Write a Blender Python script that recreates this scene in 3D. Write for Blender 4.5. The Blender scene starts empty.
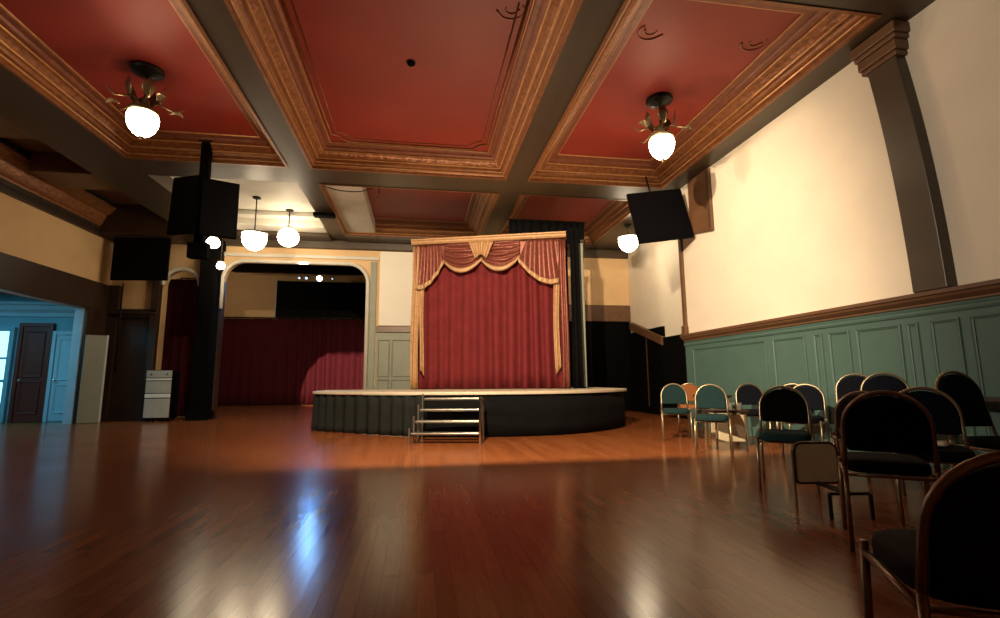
import bpy, bmesh, math, random
from mathutils import Vector, Matrix
random.seed(7)
C = bpy.context.scene.collection
PI = math.pi
V = Vector

# ------------------------------------------------------------------ helpers
class MB:
    """collects shapes and links them as one mesh object"""
    def __init__(s): s.bm = bmesh.new()
    def quad_grid(s, rows, close_u=False, close_v=False):
        g = [[s.bm.verts.new(p) for p in r] for r in rows]
        n, m = len(g), len(g[0])
        for i in range(n if close_u else n-1):
            for j in range(m if close_v else m-1):
                try: s.bm.faces.new((g[i][j], g[i][(j+1) % m], g[(i+1) % n][(j+1) % m], g[(i+1) % n][j]))
                except ValueError: pass
        return g
    def box(s, x0, x1, y0, y1, z0, z1, M=None):
        ps = [V((x, y, z)) for z in (z0, z1) for y in (y0, y1) for x in (x0, x1)]
        if M: ps = [M @ p for p in ps]
        v = [s.bm.verts.new(p) for p in ps]
        for f in ((0,2,3,1),(4,5,7,6),(0,1,5,4),(2,6,7,3),(0,4,6,2),(1,3,7,5)):
            s.bm.faces.new([v[i] for i in f])
        return s
    def tube(s, pts, r, n=8, closed=False):
        pts = [V(p) for p in pts]; rows = []; N = len(pts); up = None
        rr = r if isinstance(r, (list, tuple)) else [r]*N
        for i, p in enumerate(pts):
            if closed: t = pts[(i+1) % N]-pts[i-1]
            else: t = pts[min(i+1, N-1)]-pts[max(i-1, 0)]
            t.normalize()
            if up is None: up = V((0,0,1)) if abs(t.z) < .9 else V((1,0,0))
            a = t.cross(up)
            if a.length < 1e-5: a = t.cross(V((0,1,0)))
            a.normalize(); b = a.cross(t); up = b
            rows.append([p+rr[i]*(math.cos(2*PI*k/n)*a+math.sin(2*PI*k/n)*b) for k in range(n)])
        g = s.quad_grid(rows, close_u=closed, close_v=True)
        if not closed:
            s.bm.faces.new(g[0][::-1]); s.bm.faces.new(g[-1])
        return s
    def lathe(s, prof, c=(0,0,0), n=24):
        rows = [[V(c)+V((r*math.cos(2*PI*k/n), r*math.sin(2*PI*k/n), z)) for k in range(n)] for r, z in prof]
        g = s.quad_grid(rows, close_v=True)
        for r in (g[0], g[-1]):
            try: s.bm.faces.new(r)
            except ValueError: pass
        return s
    def prism(s, outline, fn, d0, d1):
        """outline: 2D points; fn(a,b,d)->3D; solid between depths d0 and d1"""
        a = [s.bm.verts.new(fn(p[0], p[1], d0)) for p in outline]
        b = [s.bm.verts.new(fn(p[0], p[1], d1)) for p in outline]
        n = len(a)
        s.bm.faces.new(a); s.bm.faces.new(b[::-1])
        for i in range(n): s.bm.faces.new((a[i], b[i], b[(i+1) % n], a[(i+1) % n]))
        return s
    def ring(s, x0, x1, y0, y1, prof):
        """mitred moulding round the inside of a rectangle: prof = (inset, z)"""
        rows = []
        for d, z in prof:
            rows.append([V((x0+d, y0+d, z)), V((x1-d, y0+d, z)), V((x1-d, y1-d, z)), V((x0+d, y1-d, z))])
        s.quad_grid(rows, close_v=True)
        return s
    def build(s, name, m, parent=None, smooth=None, bevel=0, seg=2):
        bmesh.ops.recalc_face_normals(s.bm, faces=s.bm.faces)
        me = bpy.data.meshes.new(name); s.bm.to_mesh(me); s.bm.free()
        me.materials.append(m)
        o = bpy.data.objects.new(name, me); C.objects.link(o)
        if parent: o.parent = parent
        if smooth:
            for p in me.polygons: p.use_smooth = True
            if smooth != True:
                try: me.set_sharp_from_angle(angle=math.radians(smooth))
                except Exception: pass
        if bevel:
            b = o.modifiers.new('bevel', 'BEVEL'); b.width = bevel; b.segments = seg; b.limit_method = 'ANGLE'
        return o

def thing(name, label, cat, loc=(0,0,0), rz=0, group=None):
    o = bpy.data.objects.new(name, None); C.objects.link(o)
    o.location = loc; o.rotation_euler = (0,0,rz); o.empty_display_size = .1
    o['label'] = label; o['category'] = cat
    if group: o['group'] = group
    return o
def tag(o, label, cat, group=None):
    o['label'] = label; o['category'] = cat
    if group: o['group'] = group
    return o
def struct(o): o['kind'] = 'structure'; return o
def dup(root, loc, rz, label, group=None):
    r = root.copy(); C.objects.link(r); r.location = loc; r.rotation_euler = (0,0,rz); r['label'] = label
    if group: r['group'] = group
    for ch in list(root.children):
        c = ch.copy(); C.objects.link(c); c.parent = r
        for g in list(ch.children):
            d = g.copy(); C.objects.link(d); d.parent = c
    return r

# ------------------------------------------------------------------ materials
def mat(name, col, rough=.5, metal=0, var=.12, nscale=8, bump=0, bscale=40, stretch=None, spec=.5, emit=None, estr=0, sheen=0, coat=0):
    m = bpy.data.materials.new(name); m.use_nodes = True
    nt = m.node_tree; N = nt.nodes; L = nt.links
    b = N['Principled BSDF']
    b.inputs['Roughness'].default_value = rough; b.inputs['Metallic'].default_value = metal
    b.inputs['Specular IOR Level'].default_value = spec
    if sheen: b.inputs['Sheen Weight'].default_value = sheen
    if coat: b.inputs['Coat Weight'].default_value = coat
    tc = N.new('ShaderNodeTexCoord'); mp = N.new('ShaderNodeMapping')
    L.new(tc.outputs['Object'], mp.inputs[0])
    if stretch: mp.inputs['Scale'].default_value = stretch
    n = N.new('ShaderNodeTexNoise'); n.inputs['Scale'].default_value = nscale; n.inputs['Detail'].default_value = 5
    L.new(mp.outputs[0], n.inputs['Vector'])
    r = N.new('ShaderNodeValToRGB')
    lo = [c*(1-var) for c in col]; hi = [min(1, c*(1+var)) for c in col]
    r.color_ramp.elements[0].position = .3; r.color_ramp.elements[1].position = .7
    r.color_ramp.elements[0].color = (*lo, 1); r.color_ramp.elements[1].color = (*hi, 1)
    L.new(n.outputs['Fac'], r.inputs[0]); L.new(r.outputs[0], b.inputs['Base Color'])
    if bump:
        n2 = N.new('ShaderNodeTexNoise'); n2.inputs['Scale'].default_value = bscale; n2.inputs['Detail'].default_value = 3
        L.new(mp.outputs[0], n2.inputs['Vector'])
        bp = N.new('ShaderNodeBump'); bp.inputs['Strength'].default_value = bump; bp.inputs['Distance'].default_value = .02
        L.new(n2.outputs['Fac'], bp.inputs['Height']); L.new(bp.outputs[0], b.inputs['Normal'])
    if emit:
        b.inputs['Emission Color'].default_value = (*emit, 1); b.inputs['Emission Strength'].default_value = estr
    return m
def floor_mat():
    m = bpy.data.materials.new('hardwood'); m.use_nodes = True
    nt = m.node_tree; N = nt.nodes; L = nt.links; b = N['Principled BSDF']
    tc = N.new('ShaderNodeTexCoord'); mp = N.new('ShaderNodeMapping'); mp.inputs['Rotation'].default_value = (0,0,PI/2)
    L.new(tc.outputs['Object'], mp.inputs[0])
    br = N.new('ShaderNodeTexBrick'); br.offset = .37; br.inputs['Scale'].default_value = 1
    br.inputs['Brick Width'].default_value = 1.1; br.inputs['Row Height'].default_value = .083; br.inputs['Mortar Size'].default_value = .0012
    br.inputs['Color1'].default_value = (.38,.122,.038,1); br.inputs['Color2'].default_value = (.28,.084,.026,1); br.inputs['Mortar'].default_value = (.06,.022,.009,1)
    L.new(mp.outputs[0], br.inputs['Vector'])
    mp2 = N.new('ShaderNodeMapping'); mp2.inputs['Scale'].default_value = (14, 1.2, 1); L.new(tc.outputs['Object'], mp2.inputs[0])
    n = N.new('ShaderNodeTexNoise'); n.inputs['Scale'].default_value = 3; n.inputs['Detail'].default_value = 6; L.new(mp2.outputs[0], n.inputs['Vector'])
    n3 = N.new('ShaderNodeTexNoise'); n3.inputs['Scale'].default_value = .9; n3.inputs['Detail'].default_value = 3; L.new(tc.outputs['Object'], n3.inputs['Vector'])
    mx = N.new('ShaderNodeMix'); mx.data_type = 'RGBA'; mx.blend_type = 'MULTIPLY'; mx.inputs[0].default_value = .5
    L.new(br.outputs['Color'], mx.inputs[6]); L.new(n.outputs['Fac'], mx.inputs[7]); L.new(mx.outputs[2], b.inputs['Base Color'])
    mr = N.new('ShaderNodeMapRange'); mr.inputs[3].default_value = .14; mr.inputs[4].default_value = .25
    L.new(n3.outputs['Fac'], mr.inputs[0]); L.new(mr.outputs[0], b.inputs['Roughness'])
    bp = N.new('ShaderNodeBump'); b.inputs['Specular IOR Level'].default_value = .36; bp.inputs['Strength'].default_value = .03; bp.inputs['Distance'].default_value = .004
    L.new(n.outputs['Fac'], bp.inputs['Height']); L.new(bp.outputs[0], b.inputs['Normal'])
    return m
def ornament_mat(name, col):
    m = mat(name, col, .42, .25, .35, 14)
    nt = m.node_tree; N = nt.nodes; L = nt.links; b = N['Principled BSDF']
    tc = N.new('ShaderNodeTexCoord')
    vo = N.new('ShaderNodeTexVoronoi'); vo.inputs['Scale'].default_value = 13; L.new(tc.outputs['Object'], vo.inputs['Vector'])
    bp = N.new('ShaderNodeBump'); bp.inputs['Strength'].default_value = .5; bp.inputs['Distance'].default_value = .02
    L.new(vo.outputs['Distance'], bp.inputs['Height']); L.new(bp.outputs[0], b.inputs['Normal'])
    return m

M = dict(
  floor = floor_mat(),
  red = mat('red_ceiling_paint', (.27,.029,.018), .55, 0, .10, 1.2, .05, 20),
  gold = mat('gilt_plaster', (.24,.095,.034), .42, .25, .25, 10, .15, 30),
  ornament = ornament_mat('gilt_ornament', (.25,.095,.033)),
  mould = mat('faded_gilt_moulding', (.20,.065,.032), .5, .1, .2, 10),
  bead = mat('bright_gilt_bead', (.52,.27,.11), .38, .3, .2, 12),
  beam = mat('dark_beam_wood', (.055,.038,.021), .42, 0, .2, 3, .03, 30, (1,.2,1)),
  brown = mat('brown_trim_wood', (.125,.060,.028), .4, 0, .2, 4, .03, 40, (1,.3,1)),
  darkwood = mat('dark_stained_wood', (.034,.018,.010), .45, 0, .25, 4, .03, 40, (1,1,.3)),
  cream = mat('cream_plaster', (.74,.66,.53), .7, 0, .04, 2, .03, 60),
  tanwall = mat('tan_plaster', (.68,.46,.24), .7, 0, .05, 2, .03, 60),
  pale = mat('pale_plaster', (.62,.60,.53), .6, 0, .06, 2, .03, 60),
  white = mat('white_board', (.82,.79,.70), .6, 0, .02, 2),
  green = mat('green_panel_paint', (.062,.122,.106), .5, 0, .06, 3, .02, 60),
  greenp = mat('grey_green_paint', (.24,.265,.21), .5, 0, .06, 3, .02, 60),
  black = mat('matt_black', (.002,.002,.002), .8, 0, .2, 8, spec=.05),
  drape = mat('black_drape', (.004,.004,.0045), .95, 0, .2, 8, .1, 90, None, .1),
  skirt = mat('dark_skirt_cloth', (.012,.014,.012), .9, 0, .15, 8, .1, 90, None, .15),
  screen = mat('black_screen', (.002,.002,.003), .6, 0, .1, 5, spec=.06),
  velvet = mat('red_velvet', (.165,.022,.025), .85, 0, .12, 5, .12, 120, None, .15),
  burgundy = mat('burgundy_drape', (.055,.007,.012), .9, 0, .12, 5, .1, 100, None, .1),
  copper = mat('copper_satin', (.21,.060,.040), .38, .35, .3, 18, .1, 80, None, .5),
  tan = mat('tan_satin', (.46,.27,.13), .5, .15, .15, 14, .1, 80),
  deck = mat('pale_stage_edge', (.55,.48,.36), .45, 0, .08, 6),
  steel = mat('brushed_steel', (.34,.32,.27), .3, .9, .1, 20),
  bronze = mat('bronze_tube', (.24,.15,.09), .36, .75, .15, 14),
  champ = mat('pale_gold_tube', (.36,.29,.19), .33, .8, .12, 14),
  navy = mat('navy_fabric', (.0022,.003,.007), .9, 0, .25, 60, .15, 200, None, .15),
  teal = mat('teal_fabric', (.006,.024,.025), .85, 0, .2, 60, .15, 200, None, .2),
  orange = mat('orange_fabric', (.27,.10,.035), .8, 0, .15, 60, .15, 200, None, .2),
  maroon = mat('maroon_fabric', (.010,.005,.005), .9, 0, .2, 60, .15, 200, None, .15),
  beige = mat('beige_board', (.60,.52,.34), .6, 0, .08, 8),
  bluewall = mat('blue_grey_paint', (.20,.36,.44), .6, 0, .06, 3),
  bluedoor = mat('pale_blue_paint', (.40,.52,.62), .5, 0, .06, 3),
  browndoor = mat('brown_door_wood', (.13,.014,.005), .5, 0, .2, 5, .03, 40, (1,1,.2)),
  greydoor = mat('sage_grey_paint', (.30,.31,.24), .5, 0, .06, 3),
  cabgrey = mat('grey_enamel', (.40,.40,.34), .4, 0, .06, 6),
  cabwhite = mat('white_enamel', (.75,.74,.66), .35, 0, .04, 6),
  chrome = mat('chrome', (.7,.7,.7), .15, 1, .05, 6),
  iron = mat('black_iron', (.012,.010,.008), .45, .5, .3, 12),
  leaf = mat('verdigris_brass', (.16,.12,.06), .4, .6, .3, 12),
  globe = mat('opal_glass_lit', (.9,.85,.75), .3, 0, .02, 4, emit=(1.0,.74,.44), estr=30),
  globe2 = mat('opal_glass_lit_far', (.9,.85,.75), .3, 0, .02, 4, emit=(1.0,.80,.54), estr=30),
  spotlit = mat('blue_white_lens', (.8,.9,1), .3, 0, .02, 4, emit=(.22,.52,1.0), estr=520),
  lens = mat('lit_lens', (.8,.9,1), .3, 0, .02, 4, emit=(.7,.85,1.0), estr=1.2),
  daylight = mat('bright_window_pane', (.6,.8,.9), .3, 0, .05, 3, emit=(.40,.78,1.0), estr=1.6),
  paper = mat('white_paper', (.75,.73,.66), .7, 0, .03, 10),
  glass = mat('clear_glass', (.6,.6,.55), .08, 0, .03, 4),
)
M['glass'].node_tree.nodes['Principled BSDF'].inputs['Transmission Weight'].default_value = .85

# ------------------------------------------------------------------ the setting
XR, XL, YB = 5.34, -8.0, 14.2          # right wall, left wall, back wall
XRE = 6.3                               # right wall of the recess by the stage
ZB, ZC = 4.88, 5.25                     # beam underside, ceiling
YN = -2.6                               # wall behind the viewer

def sbox(name, m, *b, bevel=0):
    o = MB().box(*b).build(name, m, bevel=bevel); return struct(o)

sbox('floor', M['floor'], -14.2, 6.6, YN-.2, 22.4, -.1, 0)
# ceiling slabs, bay by bay
BL = (-6.2, -5.2); B1 = (-2.48, -2.06); B2 = (1.62, 2.08); BR = (4.95, XR)
YC1, YC2 = (3.45, 4.22), (9.24, 9.99)
ce = MB()
ce.box(BL[1], B1[0], YN, YC2[0], ZC, ZC+.12); ce.box(B1[1], B2[0], YN, YB, ZC, ZC+.12); ce.box(B2[1], BR[0], YN, YB, ZC, ZC+.12)
struct(ce.build('ceiling', M['red']))
sbox('ceiling', M['pale'], BL[1], B1[0], YC2[1], YB, ZC-.06, ZC+.12)
sbox('ceiling', M['brown'], XL, BL[0], YN, YB, ZC+.15, ZC+.27)

# long beams and cross beams
for (a, b) in (BL, B1, B2): sbox('ceiling_beam', M['beam'], a, b, YN, YB, ZB, ZC+.12)
sbox('ceiling_beam', M['beam'], BR[0], BR[1], YN, YB, ZB, ZC+.12)
sbox('ceiling_beam', M['beam'], XR, XRE+.2, 9.35, YB, ZB, ZC+.12)
for (a, b) in ((BL[1], B1[0]), (B1[1], B2[0]), (B2[1], BR[0])):
    for (y0, y1) in (YC1, YC2): sbox('ceiling_beam', M['beam'], a, b, y0, y1, ZB, ZC+.12)
    sbox('ceiling_beam', M['beam'], a, b, 13.55, YB, ZB-.06, ZC+.12)

# gilt cornices round every coffer, inner frames and scrolls
n_trim = [0]
def trim_name():
    n_trim[0] += 1; return 'trim_%d' % n_trim[0]
PROF = [(-.015,ZB-.012),(.03,ZB-.012),(.03,ZB+.03),(.055,ZB+.045),(.055,ZB+.075),(.08,ZB+.085),(.10,ZB+.12),(.105,ZB+.15),(.135,ZB+.16)]
PROF2 = [(.135,ZB+.16),(.175,ZB+.20),(.215,ZB+.235),(.235,ZB+.245)]
PROF3 = [(.235,ZB+.245),(.235,ZB+.265),(.27,ZB+.275),(.30,ZB+.30),(.31,ZB+.325),(.36,ZB+.33),(.385,ZB+.345),(.40,ZC)]
def coffer(x0, x1, y0, y1, frame=True, scale=1.0):
    for pr, m in ((PROF,'gold'),(PROF2,'ornament'),(PROF3,'mould')):
        pr = [(d*(scale if d > .03 else 1), z) for d, z in pr]
        struct(MB().ring(x0, x1, y0, y1, pr).build(trim_name(), M[m], smooth=40))
    mb = MB()
    for d0, z0, rr_ in ((.055,ZB+.060,.014),(.135,ZB+.160,.016),(.235,ZB+.255,.014),(.39,ZC-.012,.013)):
        d0 = d0*(scale if d0 > .03 else 1)
        mb.ring(x0, x1, y0, y1, [(d0+rr_*math.cos(k*PI/3), z0+rr_*math.sin(k*PI/3)) for k in range(7)])
    struct(mb.build(trim_name(), M['bead'], smooth=50))
    if frame:
        d = .40*scale+.05; e = .30; z = ZC-.010; mb = MB()
        X0, X1, Y0, Y1 = x0+d, x1-d, y0+d, y1-d
        if frame == 2:
            # inner frame with stepped corners at the far end
            P = [(X0,Y0+e),(X0,Y1-e*.8),(X0+e*.35,Y1-e*.7),(X0+e*.9,Y1),(X1-e*.9,Y1),(X1-e*.35,Y1-e*.7),(X1,Y1-e*.8),(X1,Y0+e)]
            mb.tube([(px,py,z) for px,py in P], .020, 6)
            q = .10; cx, cy = (X0+X1)/2, (Y0+Y1)/2
            mb.tube([(px-q*(1 if px > cx else -1), py-q*(1 if py > cy else -1), z+.003) for px, py in P], .011, 6)
        # scrolls at the near corners
        for sx, bx in ((1,X0),(-1,X1)):
            for ax, ay, r0, a0, w in ((.30,.50,.20,.2,3.6),(.34,.50,.10,3.2,-3.4)):
                pts = []
                for i in range(17):
                    t = i/16; a = a0+t*w; r = r0*(1-.45*t)
                    pts.append((bx+sx*(ax-.16+r*math.cos(a)), Y0+(ay+r*math.sin(a)), ZC-.004))
                mb.tube(pts, [.014*(1-.5*i/16) for i in range(17)], 6)
        struct(mb.build(trim_name(), M['gold'], smooth=True))
coffer(B1[1], B2[0], YC1[1], YC2[0], 2); coffer(B2[1], BR[0], YC1[1], YC2[0], 1, 1.25); coffer(BL[1], B1[0], YC1[1], YC2[0], 0)
coffer(B1[1], B2[0], YC2[1], 13.55, False, 1.2); coffer(B2[1], BR[0], YC2[1], 13.55, False)
for (a, b) in ((BL[1], B1[0]), (B1[1], B2[0]), (B2[1], BR[0])): coffer(a, b, YN, YC1[0], False)
# lamplit strip built in as a pale box at the left end of the middle back bay, and steps on the pale bay
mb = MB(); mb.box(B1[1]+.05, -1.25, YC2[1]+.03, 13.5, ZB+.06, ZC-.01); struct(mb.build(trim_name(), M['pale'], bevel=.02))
mb = MB(); mb.box(BL[1]+.02, B1[0]-.02, 13.0, 13.53, ZB+.02, ZC-.07); mb.box(BL[1]+.02, B1[0]-.02, 12.7, 13.0, ZB+.18, ZC-.07)
struct(mb.build(trim_name(), M['pale'], bevel=.02))

# ---- right wall
sbox('wall_right', M['cream'], XR, XR+.2, YN, 9.35, 0, ZB)
sbox('wall_right', M['cream'], XRE, XRE+.2, 9.35, YB+.2, 0, ZB)
sbox('wall_right', M['cream'], XR+.2, XRE, 9.15, 9.35, 0, ZB)
sbox('wall_right', M['green'], XR-.03, XR, YN, 9.35, .16, 1.70)          # panelled dado
sbox('baseboard_right', M['green'], XR-.06, XR, YN, 9.35, 0, .16, bevel=.008)
pr = [(0,1.66),(-.05,1.68),(-.05,1.70),(-.07,1.715),(-.10,1.74),(-.11,1.765),(-.13,1.775),(-.13,1.815),(-.05,1.83),(0,1.83)]
mb = MB(); mb.prism(pr, lambda a, b, d: V((XR-.001+a, d, b)), YN, 9.36); struct(mb.build(trim_name(), M['brown']))
pr = [(0,1.58),(-.045,1.585),(-.055,1.61),(-.04,1.635),(-.05,1.66),(0,1.66)]
mb = MB(); mb.prism(pr, lambda a, b, d: V((XR-.001+a, d, b)), YN, 9.355); struct(mb.build(trim_name(), M['green']))
def wframe(fn, a0, a1, b0, b1, w=.035):
    """picture-frame moulding; fn(a,b,depth)"""
    mb = MB()
    pf = [(0,0),(.006,.018),(.014,.022),(.024,.014),(w,.010),(w,0)]
    rows = [[fn(a0+d,b0+d,h), fn(a1-d,b0+d,h), fn(a1-d,b1-d,h), fn(a0+d,b1-d,h)] for d, h in pf]
    mb.quad_grid(rows, close_v=True); return mb
for y1, y0 in ((9.05,6.95),(6.80,6.15),(6.0,5.85),(5.75,5.42),(5.33,4.74),(4.68,4.54),(4.42,4.12),(4.03,3.40),(3.25,2.6),(2.4,1.6),(1.4,.4)):
    struct(wframe(lambda a, b, d: V((XR-.031-d, a, b)), y0, y1, .34, 1.52).build(trim_name(), M['green']))
# pilaster with a moulded capital: it bows slightly forward as it rises
pts = []
for i in range(15):
    t = i/14; z = 1.82+t*(ZB-1.82); pts.append((z, .02+.20*t**2.2+.07*t))
mb = MB()
rows = []
for z, dy in pts:
    ya, yb = 4.10+dy, 4.46+dy
    rows.append([V((XR+.01,ya,z)), V((XR-.13,ya,z)), V((XR-.13,yb,z)), V((XR+.01,yb,z))])
g = mb.quad_grid(rows, close_v=True); mb.bm.faces.new(g[0]); mb.bm.faces.new(g[-1])
struct(mb.build(trim_name(), M['beam'], bevel=.012))
mb = MB()
for z0, z1, e in ((4.50,4.56,.025),(4.56,4.68,.045),(4.68,4.74,.065),(4.74,4.87,.085)): mb.box(XR-.13-e, XR+.005, 4.32-e, 4.72+e, z0, z1)
struct(mb.build(trim_name(), M['brown'], bevel=.015))
sbox(trim_name(), M['brown'], XR-.05, XR+.0, 9.25, 9.36, 1.83, ZB-.01, bevel=.01)   # vertical strip at the wall end
sbox(trim_name(), M['brown'], XR-.09, XR-.0, 9.22, 9.37, 1.80, 2.0, bevel=.02)

# ---- back wall with two arches
def arch_curve(x0, x1, zs, zt, r, n=9):
    P = [(x0, zs)]
    for i in range(n+1):
        a = PI-(PI/2)*i/n; P.append((x0+r+r*math.cos(a), zt-r+r*math.sin(a)))
    for i in range(n+1):
        a = PI/2-(PI/2)*i/n; P.append((x1-r+r*math.cos(a), zt-r+r*math.sin(a)))
    P.append((x1, zs)); return P
AX0, AX1, AZT = -5.30, -1.48, 4.22
BX0, BX1 = -6.75, -5.86
def arch_head(x0, x1, zt, r, ztop, m):
    cv = arch_curve(x0, x1, zt-r-.02, zt, r)
    mb = MB(); fn = lambda a, b, d: V((a, d, b))
    front = [fn(a, b, YB) for a, b in cv]; back = [fn(a, b, YB+.25) for a, b in cv]
    ft = [fn(a, ztop, YB) for a, b in cv]; bt = [fn(a, ztop, YB+.25) for a, b in cv]
    mb.quad_grid([ft, front, back, bt]); return struct(mb.build('wall_back', m))
arch_head(AX0, AX1, AZT, .55, ZB, M['tanwall']); arch_head(BX0, BX1, 3.95, .42, ZB, M['tanwall'])
r0 = AZT-.57; r1 = 3.95-.44
for a, b, m in ((XL-.2,BX0,'tanwall'),(AX1,XRE+.2,'tanwall')): sbox('wall_back', M[m], a, b, YB, YB+.25, 0, ZB)
sbox('wall_back', M['darkwood'], BX1, AX0, YB, YB+.25, 0, ZB)
# arch surrounds: pale rolled edge following each arch
for x0, x1, zt, r in ((AX0,AX1,AZT,.55),(BX0,BX1,3.95,.42)):
    cv = arch_curve(x0, x1, zt-r-.02, zt, r)
    if x0 == AX0: cv = cv+[(x1, 0.02)]; cv[0] = (x0, 2.9)
    mb = MB(); mb.tube([(a, YB-.03, b) for a, b in cv], .055, 8); struct(mb.build(trim_name(), M['pale'], smooth=True))
sbox(trim_name(), M['greenp'], AX1+.06, AX1+.24, YB-.05, YB, 0, 4.3, bevel=.015)         # right jamb
# band over the arch and below the header beam
sbox(trim_name(), M['pale'], AX0, AX1+.3, YB-.06, YB, 4.34, 4.44, bevel=.02)
sbox(trim_name(), M['beam'], XL, XRE, YB-.12, YB, 4.62, 4.88, bevel=.03)
# panel wall between the arch and the stage backdrop
sbox('wall_back', M['white'], AX1+.32, 1.2, YB-.04, YB, 2.48, 4.60)
sbox(trim_name(), M['brown'], AX1+.26, 1.2, YB-.09, YB, 2.28, 2.46, bevel=.015)
sbox('wall_back', M['greenp'], AX1+.26, 1.2, YB-.05, YB, 0, 2.28)
for x0, x1 in ((-1.16,-.84),(-.78,-.22),(-.14,.6)):
    for z0, z1 in ((1.05,2.08),(.2,.98)):
        struct(wframe(lambda a, b, d: V((a, YB-.052-d, b)), x0, x1, z0, z1, .03).build(trim_name(), M['greenp']))
# dark dado and pilasters left of the arches
sbox('wall_back', M['darkwood'], XL, BX0-.02, YB-.06, YB, 0, 2.70)
mb = MB()
for z0, z1, e in ((2.62,2.70,.08),(2.70,2.76,.12),(2.76,2.84,.10)): mb.box(XL+.1, BX0-.05, YB-.06-e, YB, z0, z1)
struct(mb.build(trim_name(), M['darkwood'], bevel=.012))
sbox(trim_name(), M['darkwood'], -6.95, BX0-.01, YB-.16, YB, 0, ZB-.3, bevel=.015)
sbox(trim_name(), M['darkwood'], XL, -7.72, YB-.14, YB, 0, 3.45, bevel=.015)
# right end of the back wall: brown board under tan plaster
sbox(trim_name(), M['brown'], 1.2, XRE, YB-.07, YB, 2.66, 3.16, bevel=.015)
sbox('wall_back', M['black'], 1.2, XRE, YB-.03, YB, 0, 2.66)

# ---- left wall with the wide opening into the blue-lit room
OY0, OY1, OZ = 6.2, 13.3, 2.74
sbox('wall_left', M['tanwall'], XL-.2, XL, YN, OY0, 0, ZC+.15)
sbox('wall_left', M['tanwall'], XL-.2, XL, OY0, OY1, OZ, ZC+.15)
sbox('wall_left', M['tanwall'], XL-.2, XL, OY1, YB, 0, ZC+.15)
sbox(trim_name(), M['darkwood'], XL-.02, XL+.06, YN, YB-.14, OZ, 3.44, bevel=.015)
sbox(trim_name(), M['darkwood'], XL-.02, XL+.06, OY1, YB-.14, 0, OZ, bevel=.015)
sbox(trim_name(), M['darkwood'], XL-.02, XL+.06, YN, OY0, 0, OZ, bevel=.015)
mb = MB(); mb.box(XL, XL+.10, YN, YB-.12, 4.58, 4.70); mb.box(XL, XL+.13, YN, YB-.12, 4.70, 4.80); struct(mb.build(trim_name(), M['darkwood'], bevel=.01))
pr = [(0,4.80),(.13,4.80),(.14,4.84),(.17,4.86),(.17,4.90)]
pr2 = [(.17,4.90),(.22,4.98),(.24,5.06),(.25,5.08)]
pr3 = [(.25,5.08),(.31,5.10),(.38,5.18),(.40,5.22),(.44,5.23),(.44,5.27),(0,5.27)]
for p, m in ((pr,'gold'),(pr2,'ornament'),(pr3,'gold')):
    mb = MB(); mb.quad_grid([[V((XL+a, YN, b)), V((XL+a, YB-.12, b))] for a, b in p]); struct(mb.build(trim_name(), M[m], smooth=40))
# boxed bulkheads on the aisle ceiling
for y0, y1 in ((8.2,9.0),(10.4,11.3)): sbox(trim_name(), M['brown'], XL+.5, BL[0], y0, y1, ZB+.12, ZC+.15, bevel=.02)
sbox(trim_name(), M['darkwood'], XL+.02, BL[0], 13.3, YB-.12, 4.62, ZC+.15, bevel=.02)

sbox(trim_name(), M['bluedoor'], XL-.21, XL-.015, OY1-.025, OY1-.001, 0, OZ, bevel=.004)  # blue lining puts the side room's blue light on the reveal as paint
# ---- blue room behind the opening
sbox('wall_left', M['bluewall'], -14.2, -14, OY0-1, YB+.1, 0, 3.4)
sbox('wall_left', M['bluewall'], -14, XL-.2, YB+.04, YB+.2, 0, 3.4)
sbox('wall_left', M['bluewall'], -14, XL-.2, OY0-1.2, OY0-1, 0, 3.4)
sbox('ceiling', M['bluewall'], -14.2, XL-.2, OY0-1, YB+.2, 3.25, 3.4)
pr = [(0,2.62),(.05,2.63),(.06,2.72),(.14,2.80),(.16,2.9),(.22,2.92),(.22,2.98),(0,2.98)]
mb = MB(); mb.prism(pr, lambda a, b, d: V((d, YB+.04-a, b)), -14, XL-.22); struct(mb.build(trim_name(), M['bluedoor']))
YD = YB+.04
# brown door, pale blue panelled door, frames
def hinged_door(name, m, fm, x0, x1, z1, panels, label):
    e = thing(name, label, 'door', (0,0,0)); e['kind'] = 'structure'
    MB().box(x0, x1, YD-.06, YD-.015, .01, z1).build('door_leaf', m, e, bevel=.006)
    f = MB(); f.box(x0-.09, x0-.005, YD-.09, YD, 0, z1+.1); f.box(x1+.005, x1+.09, YD-.09, YD, 0, z1+.1); f.box(x0-.005, x1+.005, YD-.09, YD, z1+.005, z1+.1)
    f.build('door_frame', fm, e, bevel=.008)
    for a0, a1, b0, b1 in panels: wframe(lambda a, b, d: V((a, YD-.061-d, b)), a0, a1, b0, b1, .04).build('door_panel', m, e)
    k = MB(); k.lathe([(.001,0),(.022,.004),(.022,.02),(.012,.03),(.012,.05),(.028,.06),(.028,.085),(.001,.095)], (0,0,0), 14)
    o = k.build('door_knob', M['chrome'], e, smooth=40); o.rotation_euler = (PI/2,0,0); o.location = (x0+.07, YD-.06, 1.02)
    return e
hinged_door('door_1', M['browndoor'], M['browndoor'], -9.86, -9.28, 2.36, [(-9.8,-9.34,.2,1.0),(-9.8,-9.34,1.1,2.25)], 'brown panelled door at the end of the blue-lit side room')
hinged_door('door_2', M['bluedoor'], M['bluedoor'], -9.10, -8.62, 2.16, [(-9.03,-8.69,.2,.92),(-9.03,-8.69,1.02,2.06)], 'pale blue panelled door right of the brown door')
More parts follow.
